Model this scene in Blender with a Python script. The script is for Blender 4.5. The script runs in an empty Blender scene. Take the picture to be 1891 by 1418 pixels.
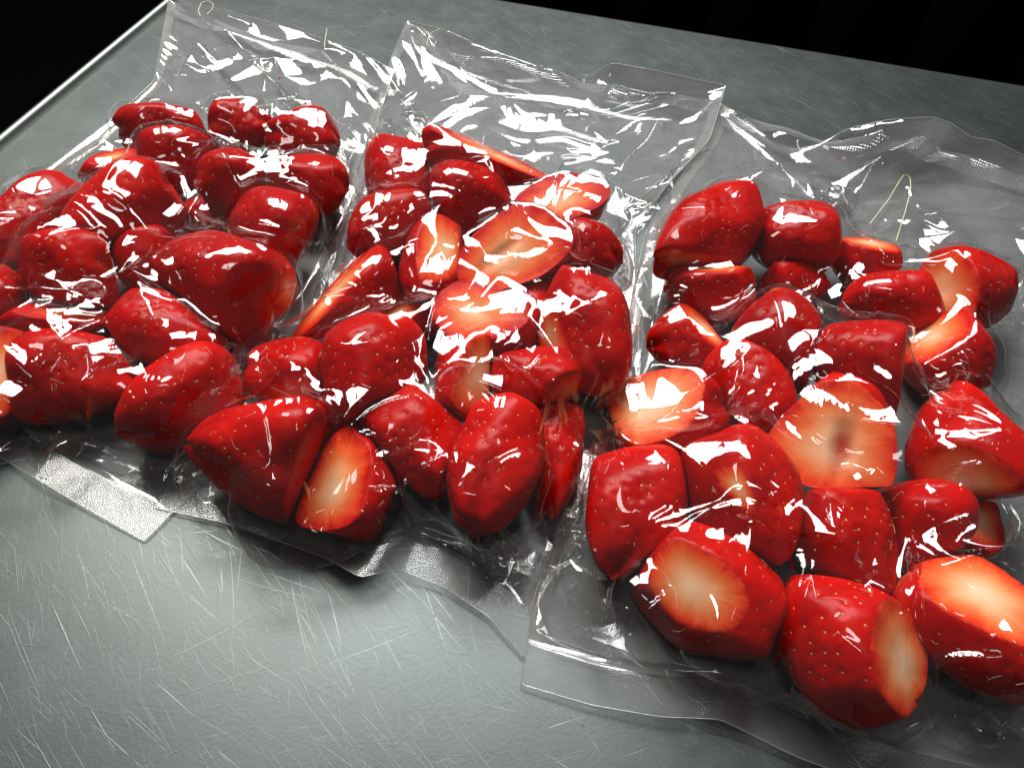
import bpy, math, random, os, time
import numpy as np
from mathutils import Vector, Matrix, Quaternion

T0 = time.time()
C = bpy.context.scene.collection
SC = bpy.context.scene
rnd = random.Random(7)
R = math.radians

# ------------------------------------------------------------------ camera
PW, PH, F = 1891.0, 1418.0, 1421.0
PITCH, ROLL, HC = R(51.0), R(3.4), 0.212
fwd = np.array([0, math.cos(PITCH), -math.sin(PITCH)])
rg0 = np.array([1.0, 0, 0]); up0 = np.cross(rg0, fwd)
CR = math.cos(ROLL) * rg0 + math.sin(ROLL) * up0
CU = -math.sin(ROLL) * rg0 + math.cos(ROLL) * up0
# the middle of the photograph looks at the world's origin
CAM = -fwd * (HC / math.sin(PITCH))

def ray(px, py):
    return fwd + CR * ((px - PW / 2) / F) - CU * ((py - PH / 2) / F)

def at(px, py, z=0.0):
    d = ray(px, py)
    return CAM + d * ((z - CAM[2]) / d[2])

def mpp(p):                      # metres covered by one photo pixel at point p
    return float(np.dot(p - CAM, fwd)) / F

cam = bpy.data.cameras.new("camera")
cam.sensor_fit = 'HORIZONTAL'; cam.sensor_width = 36; cam.lens = 36 * F / PW
cam.clip_start = 0.01; cam.clip_end = 50
camo = bpy.data.objects.new("camera", cam); C.objects.link(camo)
m = Matrix.Identity(4)
for i in range(3):
    m[i][0] = CR[i]; m[i][1] = CU[i]; m[i][2] = -fwd[i]; m[i][3] = CAM[i]
camo.matrix_world = m
SC.camera = camo

# ------------------------------------------------------------------ world, lamps, exposure
w = bpy.data.worlds.new("World"); SC.world = w; w.use_nodes = True
w.node_tree.nodes["Background"].inputs[0].default_value = (0.72, 0.76, 0.78, 1)
w.node_tree.nodes["Background"].inputs[1].default_value = 0.10

def area(name, loc, target, sx, sy, power, col):
    l = bpy.data.lights.new(name, 'AREA'); l.shape = 'RECTANGLE'; l.size = sx; l.size_y = sy
    l.energy = power; l.color = col
    o = bpy.data.objects.new(name, l); C.objects.link(o); o.location = loc
    d = Vector(target) - Vector(loc); o.rotation_euler = d.to_track_quat('-Z', 'Y').to_euler()
    return o
area("window_light", (-0.58, 1.06, 1.33), (0, 0, 0), 0.60, 0.66, 30, (1.0, 0.97, 0.92))
area("window_light", (0.07, 1.12, 1.33), (0, 0, 0), 0.60, 0.66, 30, (0.96, 0.98, 1.0))
area("fill_light", (-0.25, -0.35, 1.90), (0.05, 0, 0), 0.60, 0.22, 3.5, (1.0, 0.97, 0.92))  # added unseen fill from above and behind, for berry fronts and small glints

SC.render.engine = 'CYCLES'
SC.view_settings.view_transform = 'Standard'; SC.view_settings.look = 'None'
SC.view_settings.exposure = 0.0; SC.view_settings.gamma = 1
cy = SC.cycles
cy.use_denoising = True
cy.max_bounces = 14; cy.transparent_max_bounces = 40; cy.glossy_bounces = 6; cy.diffuse_bounces = 4
cy.transmission_bounces = 8; cy.caustics_reflective = False; cy.caustics_refractive = False
cy.sample_clamp_indirect = 6.0

# ------------------------------------------------------------------ helpers
def tag(o, label=None, cat=None, group=None, kind=None):
    if label: o['label'] = label
    if cat: o['category'] = cat
    if group: o['group'] = group
    if kind: o['kind'] = kind
    return o

def mesh_obj(name, verts, faces, mat, parent=None, loc=(0, 0, 0), smooth=True):
    me = bpy.data.meshes.new(name)
    verts = np.asarray(verts, dtype=np.float32); faces = np.asarray(faces, dtype=np.int32)
    k = faces.shape[1]
    me.vertices.add(len(verts)); me.vertices.foreach_set("co", verts.ravel())
    me.loops.add(faces.size); me.loops.foreach_set("vertex_index", faces.ravel())
    me.polygons.add(len(faces)); me.polygons.foreach_set("loop_start", np.arange(0, faces.size, k, dtype=np.int32))
    me.update(calc_edges=True)
    if smooth: me.polygons.foreach_set("use_smooth", np.ones(len(faces), dtype=bool))
    me.materials.append(mat)
    o = bpy.data.objects.new(name, me); C.objects.link(o); o.location = loc
    if parent: o.parent = parent
    return o

def attr(o, name, vals):
    a = o.data.attributes.new(name, 'FLOAT', 'POINT')
    a.data.foreach_set("value", np.asarray(vals, dtype=np.float32))

def attrv(o, name, vals):
    a = o.data.attributes.new(name, 'FLOAT_VECTOR', 'POINT')
    a.data.foreach_set("vector", np.asarray(vals, dtype=np.float32).ravel())

class NT:
    def __init__(s, name):
        s.m = bpy.data.materials.new(name); s.m.use_nodes = True
        s.t = s.m.node_tree; s.t.nodes.clear()
        s.out = s.n('ShaderNodeOutputMaterial')
    def n(s, typ, **kw):
        x = s.t.nodes.new(typ)
        for k, v in kw.items(): setattr(x, k, v)
        return x
    def l(s, a, b): s.t.links.new(a, b)
    def math(s, op, a, b=None, c=None, clamp=False):
        x = s.n('ShaderNodeMath', operation=op); x.use_clamp = clamp
        for i, v in enumerate((a, b, c)):
            if v is None: continue
            if isinstance(v, (int, float)): x.inputs[i].default_value = v
            else: s.l(v, x.inputs[i])
        return x.outputs[0]
    def noise(s, vec, scale, detail=3, rough=0.55, dist=0.0):
        x = s.n('ShaderNodeTexNoise'); x.inputs['Scale'].default_value = scale
        x.inputs['Detail'].default_value = detail; x.inputs['Roughness'].default_value = rough
        x.inputs['Distortion'].default_value = dist
        if vec is not None: s.l(vec, x.inputs['Vector'])
        return x.outputs['Fac']
    def ramp(s, fac, stops, interp='LINEAR'):
        x = s.n('ShaderNodeValToRGB'); x.color_ramp.interpolation = interp
        e = x.color_ramp.elements
        while len(e) < len(stops): e.new(0.5)
        for i, (p, c) in enumerate(stops):
            e[i].position = p; e[i].color = (*c, 1) if len(c) == 3 else c
        if not isinstance(fac, (int, float)): s.l(fac, x.inputs[0])
        return x.outputs[0]
    def mix(s, fac, a, b, blend='MIX'):
        x = s.n('ShaderNodeMix', data_type='RGBA', blend_type=blend)
        for sock, v in ((x.inputs[0], fac), (x.inputs[6], a), (x.inputs[7], b)):
            if isinstance(v, (int, float)): sock.default_value = v
            elif isinstance(v, tuple): sock.default_value = (*v, 1)
            else: s.l(v, sock)
        return x.outputs[2]
    def at(s, name, out='Fac'):
        x = s.n('ShaderNodeAttribute'); x.attribute_name = name
        return x.outputs[out]
    def bump(s, h, strength, dist=0.001, normal=None):
        x = s.n('ShaderNodeBump'); x.inputs['Strength'].default_value = strength
        x.inputs['Distance'].default_value = dist; s.l(h, x.inputs['Height'])
        if normal: s.l(normal, x.inputs['Normal'])
        return x.outputs[0]
    def mapping(s, vec, rot=0, scale=(1, 1, 1)):
        x = s.n('ShaderNodeMapping', vector_type='TEXTURE'); scale = tuple(1 / q for q in scale); x.inputs['Rotation'].default_value = (0, 0, rot)
        x.inputs['Scale'].default_value = scale; s.l(vec, x.inputs['Vector'])
        return x.outputs[0]

# ------------------------------------------------------------------ materials
def metal_mat(name, base=(0.098, 0.109, 0.105), rough=0.44):
    t = NT(name); co = t.n('ShaderNodeTexCoord').outputs['Object']
    warp = t.n('ShaderNodeVectorMath', operation='MULTIPLY_ADD')
    nz = t.n('ShaderNodeTexNoise'); nz.inputs['Scale'].default_value = 9; t.l(co, nz.inputs['Vector'])
    t.l(nz.outputs['Color'], warp.inputs[0]); warp.inputs[1].default_value = (.012, .012, 0); t.l(co, warp.inputs[2])
    wv = warp.outputs[0]
    streak = None
    for k, (rot, lo, hi, thr) in enumerate(((-0.80, 30, 1900, .69), (-1.0, 45, 2300, .70), (-0.55, 40, 2100, .70), (-1.30, 50, 2300, .71), (0.3, 60, 2500, .72))):
        mp = t.mapping(wv, rot, (lo, hi, 1))
        f = t.noise(mp, 1.0, 1, .4)
        f = t.math('MULTIPLY', t.math('SUBTRACT', f, thr), 9, clamp=True)
        streak = f if streak is None else t.math('MAXIMUM', streak, f)
    cloud = t.noise(co, 22, 6, .62); patch = t.noise(co, 60, 5, .65); fine = t.noise(co, 900, 3, .6)
    tone = t.math('MULTIPLY_ADD', cloud, .55, t.math('MULTIPLY', patch, .45))
    col = t.ramp(tone, [(0.30, tuple(c * .90 for c in base)), (0.70, tuple(min(1, c * 1.09) for c in base))])
    col = t.mix(t.math('MULTIPLY', streak, .26), col, (.34, .38, .36))
    rr = t.math('MULTIPLY_ADD', t.math('SUBTRACT', patch, .5), .12, rough)
    rr = t.math('MULTIPLY_ADD', t.math('SUBTRACT', cloud, .5), .07, rr)
    rr = t.math('MULTIPLY_ADD', streak, .10, rr)
    p = t.n('ShaderNodeBsdfPrincipled'); t.l(p.outputs[0], t.out.inputs[0])
    p.inputs['Metallic'].default_value = 1
    t.l(col, p.inputs['Base Color']); t.l(rr, p.inputs['Roughness'])
    h = t.math('ADD', streak, t.math('MULTIPLY', fine, .5))
    t.l(t.bump(h, .18, .0003), p.inputs['Normal'])
    return t.m

def skin_mat():
    t = NT("strawberry_skin"); co = t.n('ShaderNodeTexCoord').outputs['Object']
    tone = t.at('tone'); sh = t.at('shoulder')
    n1 = t.noise(co, 55, 4, .55); n2 = t.noise(co, 260, 4, .6)
    red = t.ramp(n1, [(.3, (.36, .0009, .0012)), (.7, (.74, .007, .002))])
    red = t.mix(t.math('MULTIPLY', tone, 1.0, clamp=True), (.20, .0008, .002), red)  # low tone deepens the red, dimmer light on back berries included
    f = t.math('MULTIPLY_ADD', t.math('SUBTRACT', n2, .5), .5, sh, clamp=True)
    f = t.math('MULTIPLY_ADD', t.math('SUBTRACT', n1, .5), .5, f, clamp=True)
    pale = t.ramp(f, [(.28, (.45, .005, .006)), (.55, (.62, .06, .02)), (.80, (.74, .27, .11)), (1, (.80, .46, .25))])
    col = t.mix(t.math('MULTIPLY_ADD', f, 3.2, -.8, clamp=True), red, pale)
    p = t.n('ShaderNodeBsdfPrincipled'); t.l(p.outputs[0], t.out.inputs[0])
    t.l(col, p.inputs['Base Color']); p.inputs['Roughness'].default_value = .28
    p.inputs['Subsurface Weight'].default_value = .25
    p.inputs['Subsurface Radius'].default_value = (1.0, .22, .12); p.inputs['Subsurface Scale'].default_value = .004
    p.inputs['Specular IOR Level'].default_value = .10
    t.l(t.bump(n2, .25, .0006), p.inputs['Normal'])
    return t.m

def cut_mat():
    t = NT("strawberry_flesh"); rad = t.at('rad'); vec = t.at('ang', 'Vector'); pale = t.at('pale'); core = t.at('core')
    co = t.n('ShaderNodeTexCoord').outputs['Object']
    st = t.noise(vec, 1.0, 3, .6); st2 = t.noise(vec, 3.0, 2, .6); n2 = t.noise(co, 120, 4, .6)
    k = t.math('MULTIPLY', t.math('POWER', rad, 1.5), .62)
    r = t.math('MULTIPLY_ADD', t.math('SUBTRACT', st, .5), k, rad)
    r = t.math('MULTIPLY_ADD', t.math('MULTIPLY', t.math('SUBTRACT', st2, .5), k), .5, r)
    r = t.math('MULTIPLY_ADD', t.math('SUBTRACT', n2, .5), .22, r)
    r = t.math('SUBTRACT', r, t.math('MULTIPLY', t.math('SUBTRACT', pale, .5), .55), clamp=True)
    col = t.ramp(r, [(.0, (.90, .56, .35)), (.28, (.87, .40, .19)), (.54, (.84, .19, .055)), (.78, (.80, .06, .012)), (.96, (.56, .006, .004))])
    cm = t.math('MULTIPLY', core, t.math('MULTIPLY_ADD', n2, 2.4, -.35), clamp=True)
    col = t.mix(cm, col, (.50, .075, .035))
    p = t.n('ShaderNodeBsdfPrincipled'); t.l(p.outputs[0], t.out.inputs[0])
    t.l(col, p.inputs['Base Color']); p.inputs['Specular IOR Level'].default_value = .10; p.inputs['Roughness'].default_value = .4
    p.inputs['Subsurface Weight'].default_value = .35
    p.inputs['Subsurface Radius'].default_value = (1.0, .35, .2); p.inputs['Subsurface Scale'].default_value = .004
    t.l(t.bump(n2, .2, .0006), p.inputs['Normal'])
    return t.m

def simple_mat(name, col, rough=.5, metal=0, coat=0, spec=.5):
    t = NT(name); p = t.n('ShaderNodeBsdfPrincipled'); t.l(p.outputs[0], t.out.inputs[0])
    co = t.n('ShaderNodeTexCoord').outputs['Object']; n = t.noise(co, 300, 3)
    c = t.ramp(n, [(.3, tuple(x * .75 for x in col)), (.7, tuple(min(1, x * 1.2) for x in col))])
    t.l(c, p.inputs['Base Color']); p.inputs['Roughness'].default_value = rough
    p.inputs['Metallic'].default_value = metal; p.inputs['Coat Weight'].default_value = coat
    p.inputs['Specular IOR Level'].default_value = spec
    return t.m

def film_mat(name, haze=.012, rough=.045, f0=.085, bump=.12, rib=None, tint=(.97, .97, .965), scale=190):
    t = NT(name); co = t.n('ShaderNodeTexCoord').outputs['Object']
    n = t.noise(co, scale, 3, .5)
    nb = t.bump(n, bump, .0006)
    if rib == 'lines':
        uv = t.at('uvw', 'Vector'); sp = t.n('ShaderNodeSeparateXYZ'); t.l(uv, sp.inputs[0])
        h = t.math('SINE', t.math('MULTIPLY', sp.outputs[1], 2 * math.pi / .0006))
        n3 = t.noise(co, 1400, 2, .6)
        h = t.math('ADD', h, t.math('MULTIPLY', n3, .25))
        nb = t.bump(h, .17, .00008, nb)
    if rib == 'knurl':
        uv = t.at('uvw', 'Vector'); sp = t.n('ShaderNodeSeparateXYZ'); t.l(uv, sp.inputs[0])
        a = t.math('ADD', sp.outputs[0], sp.outputs[1]); b = t.math('SUBTRACT', sp.outputs[0], sp.outputs[1])
        h = t.math('MULTIPLY', t.math('SINE', t.math('MULTIPLY', a, 2 * math.pi / .0022)), t.math('SINE', t.math('MULTIPLY', b, 2 * math.pi / .0022)))
        nb = t.bump(h, 1.0, .0012, nb)
    g = t.n('ShaderNodeNewGeometry')
    dt = t.n('ShaderNodeVectorMath', operation='DOT_PRODUCT'); t.l(g.outputs['Incoming'], dt.inputs[0]); t.l(nb, dt.inputs[1])
    c = t.math('ABSOLUTE', dt.outputs['Value'])
    f = t.math('MULTIPLY_ADD', t.math('POWER', t.math('SUBTRACT', 1.0, c, clamp=True), 5), 1 - f0, f0)
    tr = t.n('ShaderNodeBsdfTransparent'); tr.inputs[0].default_value = (*tint, 1)
    gl = t.n('ShaderNodeBsdfGlossy'); gl.inputs['Roughness'].default_value = rough; gl.inputs['Color'].default_value = (1, 1, 1, 1)
    t.l(nb, gl.inputs['Normal'])
    df = t.n('ShaderNodeBsdfDiffuse'); df.inputs[0].default_value = (.85, .86, .86, 1)
    tl = t.n('ShaderNodeBsdfTranslucent'); tl.inputs[0].default_value = (.85, .86, .86, 1)
    mh = t.n('ShaderNodeMixShader'); mh.inputs[0].default_value = .5; t.l(df.outputs[0], mh.inputs[1]); t.l(tl.outputs[0], mh.inputs[2])
    m1 = t.n('ShaderNodeMixShader'); t.l(tr.outputs[0], m1.inputs[1]); t.l(mh.outputs[0], m1.inputs[2])
    hz = t.math('MULTIPLY', t.math('MULTIPLY_ADD', t.noise(co, 45, 4, .6), 1.6, .2), haze)
    t.l(hz, m1.inputs[0])
    m2 = t.n('ShaderNodeMixShader'); t.l(f, m2.inputs[0]); t.l(m1.outputs[0], m2.inputs[1]); t.l(gl.outputs[0], m2.inputs[2])
    t.l(m2.outputs[0], t.out.inputs[0])
    return t.m

M_METAL = metal_mat("scratched_steel")
M_RIM = metal_mat("polished_steel_rim", (.20, .215, .20), .5)
M_SKIN = skin_mat(); M_CUT = cut_mat()
M_SEED = simple_mat("seed_gold", (.62, .26, .06), .45)
M_FILM = film_mat("clear_film", .006, .05, .065, .04)
M_BACK = film_mat("clear_back_film", .32, .06, .06, .08)
M_SEAL = film_mat("ribbed_seal_film", .15, .18, .10, .12, 'lines')
M_KNURL = film_mat("knurled_seal_film", .20, .10, .11, .2, 'knurl')
M_EDGE = film_mat("side_seal_film", .22, .09, .10, .2, None, (.97, .93, .90))
M_LIP = film_mat("film_cut_edge", .6, .2, .2, .1)
M_DARK = simple_mat("dark_floor", (.003, .003, .003), .9, 0, 0, 0.0)
M_WOOD = simple_mat("dark_brown_board", (.0030, .0018, .0008), .9, 0, 0, 0.0)
M_JUICE = simple_mat("strawberry_juice", (.33, .01, .008), .15)
M_FIBRE = simple_mat("straw_fibre", (.75, .66, .42), .5)
M_SCR = simple_mat("bright_scratch", (.30, .34, .32), .36, 1)

def tube(name, pts, r, mat, parent=None):
    P = np.array(pts); n = len(P); v, f = [], []
    tg = np.gradient(P, axis=0); tg /= np.linalg.norm(tg, axis=1, keepdims=True)
    for i in range(n):
        s = np.cross(tg[i], [0, 0, 1.0]); s /= np.linalg.norm(s) + 1e-9; q = np.cross(s, tg[i])
        for j in range(5):
            a = 2 * math.pi * j / 5; v.append(P[i] + r * (s * math.cos(a) + q * math.sin(a)))
    for i in range(n - 1):
        for j in range(5): f.append((i * 5 + j, i * 5 + (j + 1) % 5, (i + 1) * 5 + (j + 1) % 5, (i + 1) * 5 + j))
    return mesh_obj(name, v, f, mat, parent)

# ------------------------------------------------------------------ worktop, floor, cupboard
E1, E2 = at(940, 0), at(1891, 155)          # far edge of the worktop
L1, L2 = at(0, 270), at(310, 8)             # left bead
fe = (E2 - E1) / np.linalg.norm(E2 - E1)    # along the far edge
le = np.array([-fe[1], fe[0], 0])           # away from the camera, square to it
def uvp(p): return np.array([np.dot(p - E1, fe), np.dot(p - E1, le)])
xl = (uvp(L1)[0] + uvp(L2)[0]) / 2          # the bead's position along the far edge
def wt(u, v, z): return E1 + fe * u + le * v + np.array([0, 0, z])
def build_worktop():
    # top sheet, with a turned-down far edge; the left side has a bead and a flange
    prof = [(-.75, 0), (-.004, 0), (-.0015, -.0006), (0, -.0025), (0, -.03)]
    us = np.linspace(xl + .004, .9, 40)
    v, f = [], []
    for u in us:
        for (q, z) in prof: v.append(wt(u, q, z))
    n = len(prof)
    for i in range(len(us) - 1):
        for j in range(n - 1): f.append((i * n + j, (i + 1) * n + j, (i + 1) * n + j + 1, i * n + j + 1))
    o = mesh_obj("worktop", v, f, M_METAL)
    tag(o, "scratched grey stainless steel worktop under the three bags", "worktop", kind='structure')
    # groove, bead, flange swept along the left side
    prof = [(.004, 0), (.0030, -.0010), (.0022, -.0030), (.0014, -.0010), (.0009, .0012), (.0002, .0020), (-.0008, .0024), (-.0018, .0022), (-.0027, .0014), (-.0033, .0002), (-.0036, -.0012)]
    vs = [-.75, -.4, -.2, -.1, -.03, -.003]
    v, f = [], []
    for q in vs:
        for (du, z) in prof: v.append(wt(xl + du, q, z))
    n = len(prof)
    for i in range(len(vs) - 1):
        for j in range(n - 1): f.append((i * n + j, i * n + j + 1, (i + 1) * n + j + 1, (i + 1) * n + j))
    r = mesh_obj("rim_bead", v, f, M_RIM, o)
    prof = [(-.0036, -.0012), (-.012, -.0060), (-.024, -.0130), (-.032, -.019), (-.034, -.04)]
    v, f = [], []
    for q in vs[:-1] + [-.012]:
        for (du, z) in prof: v.append(wt(xl + du, q, z))
    n = len(prof)
    for i in range(len(vs) - 1):
        for j in range(n - 1): f.append((i * n + j, i * n + j + 1, (i + 1) * n + j + 1, (i + 1) * n + j))
    mesh_obj("side_flange", v, f, M_METAL, o)
    # single long scratches: thin shallow strips
    v, f = [], []
    rs = random.Random(3)
    for k in range(1000):
        px, py = rs.uniform(-80, 1950), rs.uniform(820, 1500)
        if rs.random() < .18: px, py = rs.uniform(0, 1900), rs.uniform(20, 900)
        p = at(px, py)
        if uvp(p)[0] < xl + .02 or uvp(p)[1] > -.02: continue
        a0 = rs.choice([-0.75, -0.9, -1.05, -0.35, -0.2, -1.35, .4]) + rs.gauss(0, .16)
        ln = abs(rs.gauss(0, .018)) + .006; bend = rs.gauss(0, 6); wd = rs.choice([.00003, .00004, .00005, .00006, .0001])
        ns = 9; b0 = len(v); q = p.copy(); a = a0
        for i in range(ns):
            s = math.sin(math.pi * (i + .3) / (ns - .4))
            nx = np.array([-math.sin(a), math.cos(a), 0]) * wd * s
            v.append(q + nx + [0, 0, .00006]); v.append(q - nx + [0, 0, .00006])
            q = q + np.array([math.cos(a), math.sin(a), 0]) * ln / ns; a += bend * ln / ns
        for i in range(ns - 1): f.append((b0 + 2 * i, b0 + 2 * i + 1, b0 + 2 * i + 3, b0 + 2 * i + 2))
    s = mesh_obj("scratch", v, f, M_SCR, o); s['kind'] = 'stuff'
build_worktop()

def box(name, lo, hi, mat, parent=None, frame=None):
    v = [(x, y, z) for x in (lo[0], hi[0]) for y in (lo[1], hi[1]) for z in (lo[2], hi[2])]
    if frame: v = [frame(*p) for p in v]
    f = [(0, 1, 3, 2), (4, 6, 7, 5), (0, 4, 5, 1), (2, 3, 7, 6), (0, 2, 6, 4), (1, 5, 7, 3)]
    return mesh_obj(name, v, f, mat, parent, smooth=False)
fl = mesh_obj("floor", [wt(-3, -2.5, -.85), wt(3.5, -2.5, -.85), wt(3.5, 3, -.85), wt(-3, 3, -.85)], [(0, 1, 2, 3)], M_DARK)
tag(fl, "dark floor far below the worktop", "floor", kind='structure')
cb = bpy.data.objects.new("board_partition", None); C.objects.link(cb); cb.location = Vector(wt(0.6, .5, -.85))
tag(cb, "dark brown partition of upright boards behind the worktop", "partition")
for i in range(16):
    u = -.1 + i * .11
    b = box("board", (u, .45, -.848), (u + .1085, .47, .25), M_WOOD, None, wt)
    b.parent = cb; b.matrix_parent_inverse = Matrix.Translation(-cb.location)

# ------------------------------------------------------------------ strawberries
def D(r, u, t):            # a direction: right / up in the photograph / towards the camera
    return (r, u, t)
# stem end x,y ; tip x,y ; width px ; lift mm ; cuts [(dir or 'hull', offset, paleness, core)] ; pale shoulder ; tone (own red, lowered for weaker light at the back) ; label
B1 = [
 (225,236, 378,238, 78, 0, [], .0, .7, "strawberry at the far left corner of the left bag, dark red beside the bare film"),
 (388,238, 500,236, 82, 0, [], .0, .7, "dark strawberry in the middle of the left bag's back row"),
 (622,258, 494,252, 88, 0, [], .0, .75, "dark strawberry at the right end of the left bag's back row"),
 (262,300, 392,282, 104, 5, [], .1, .7, "strawberry behind the pale window-like film gap in the left bag, second row from the back"),
 (262,300, 152,330, 72, 0, [(D(-.2,.75,.6), .55, .1, 0)], .35, .9, "small pinkish strawberry lying against the left edge of the left bag"),
 (130,350, -8,486, 112, 0, [], .1, .75, "strawberry under a star of bright film folds at the left bag's left edge"),
 (300,345, 142,450, 128, 8, [], .0, .95, "large bright red seedy strawberry in the left bag, left of the white film gap"),
 (370,345, 500,332, 108, 6, [], .2, .7, "round strawberry in the left bag, right of the white film gap and near the back"),
 (634,350, 488,336, 106, 2, [], .15, .75, "strawberry at the right edge of the left bag just in front of the back row"),
 (560,440, 440,400, 124, 5, [], .0, .8, "strawberry at the right edge of the left bag under a forked white glare"),
 (344,392, 420,408, 62, -4, [], .5, .9, "small pale pinkish strawberry sunk in the white film gap of the left bag"),
 (322,470, 204,486, 102, 3, [], .0, .8, "strawberry under a net of thin white folds in the centre of the left bag"),
 (212,510, 44,482, 124, 5, [], .0, .85, "strawberry with a lone slanting white glint in the left bag"),
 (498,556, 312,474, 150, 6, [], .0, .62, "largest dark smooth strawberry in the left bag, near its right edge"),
 (-30,552, 50,536, 96, 0, [], .2, .8, "strawberry cut by the photo's left edge beside the glinting one in the left bag"),
 (205,568, 8,598, 70, 4, [(D(-.1,.8,.6), .25, .05, 0)], .1, .9, "thin strawberry slice with an orange cut edge at the left of the left bag"),
 (206,580, 400,640, 118, 3, [('hull', .82, .55, 0)], .05, .95, "strawberry with a small round pale stem scar at its left end, left bag"),
 (24,692, 240,698, 138, 0, [], .1, .92, "long oval strawberry in the front row of the left bag"),
 (424,694, 232,790, 146, 0, [], .2, 1.0, "bright red strawberry at the front right corner of the left bag"),
 (40,690, -90,700, 160, 0, [(D(.1,.35,.9), .30, .5, 0)], .5, 1.0, "pale cut strawberry cropped by the photo's left edge in the left bag's front row"),
]
B2 = [
 (785,280, 1016,296, 100, 9, [(D(.35,.85,.40), .10, .25, .3)], .0, .8, "halved strawberry with a striped orange cut face at the back of the middle bag"),
 (742,278, 734,388, 108, 0, [], .0, .7, "dark upright strawberry at the back left corner of the middle bag"),
 (800,372, 934,362, 118, 4, [], .0, .68, "dark strawberry just below the striped half at the middle bag's back"),
 (1030,350, 1046,386, 148, 4, [(D(.02,.55,.83), .05, .3, .0)], .0, .75, "strawberry cut across with an oval pale ring, back right of the middle bag"),
 (770,385, 655,455, 118, 2, [], .0, .75, "dark strawberry at the left edge of the middle bag, third from the back"),
 (836,432, 765,556, 118, 7, [(D(.35,.55,.75), .60, .5, 0)], .0, .8, "strawberry with a glaring pale stem cut, left of the big slit half"),
 (1016,425, 866,520, 142, 12, [(D(-.05,.45,.88), .12, .45, .55)], .0, .85, "big halved strawberry with a slit down its orange cut face, centre of the middle bag"),
 (1020,450, 1136,485, 100, 0, [], .0, .65, "dark strawberry at the right edge of the middle bag in front of the oval ring"),
 (742,482, 545,606, 116, 2, [(D(-.62,.62,.40), .28, .3, 0)], .0, .85, "wedge strawberry with a cut strip along its upper left side, middle bag"),
 (704,592, 814,590, 80, 2, [(D(-.4,.75,.5), .45, .25, 0)], .1, .85, "small strawberry with a little orange cut under a film pocket in the middle bag"),
 (940,640, 822,540, 128, 8, [(D(-.25,.55,.8), .30, .35, .2)], .0, .95, "strawberry with a fan-like orange cut face in the middle of the middle bag"),
 (985,512, 968,648, 90, 4, [], .1, .85, "narrow red strawberry squeezed beside the long crescent one in the middle bag"),
 (1046,512, 1118,704, 146, 5, [(D(-.85,.0,.5), .80, .35, 0)], .1, .8, "long crescent-shaped strawberry along the right edge of the middle bag"),
 (610,700, 456,690, 118, 0, [(D(-.1,-.5,.8), .80, .2, 0)], .1, .85, "strawberry with a faint pale underside at the left edge of the middle bag"),
 (700,600, 670,765, 158, 7, [], .0, .92, "strawberry under the broadest white window reflection in the middle bag"),
 (898,628, 838,770, 120, 9, [(D(.75,.1,.65), .40, .6, 0)], .2, 1.0, "orange red strawberry with a creamy right flank in the middle bag"),
 (1068,716, 900,690, 112, 8, [(D(.6,-.6,.5), .72, .3, 0)], .0, .9, "strawberry with a small cut corner under folded film at the right of the middle bag"),
 (590,850, 372,822, 182, 0, [], .05, .98, "big cone-shaped strawberry pointing left in the front row of the middle bag"),
 (600,975, 676,806, 150, 0, [(D(-.55,.35,.75), .25, .45, .0)], .1, 1.0, "quartered strawberry with an orange cut face at the front tip of the middle bag"),
 (708,728, 836,898, 146, 2, [(D(-.02,.35,.93), .86, .25, 0)], .0, .85, "strawberry with a faded pale patch on top in the middle bag's front rows"),
 (945,748, 880,966, 160, 4, [], .0, 1.0, "tall bright red strawberry at the front right of the middle bag"),
 (1024,748, 1020,936, 98, 0, [], .0, .95, "narrow strawberry leaning on the tall one at the middle bag's front right"),
 (590,752, 690,790, 100, -4, [], .0, .5, "very dark strawberry sunk in shadow behind the cone-shaped one in the middle bag"),
]
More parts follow.
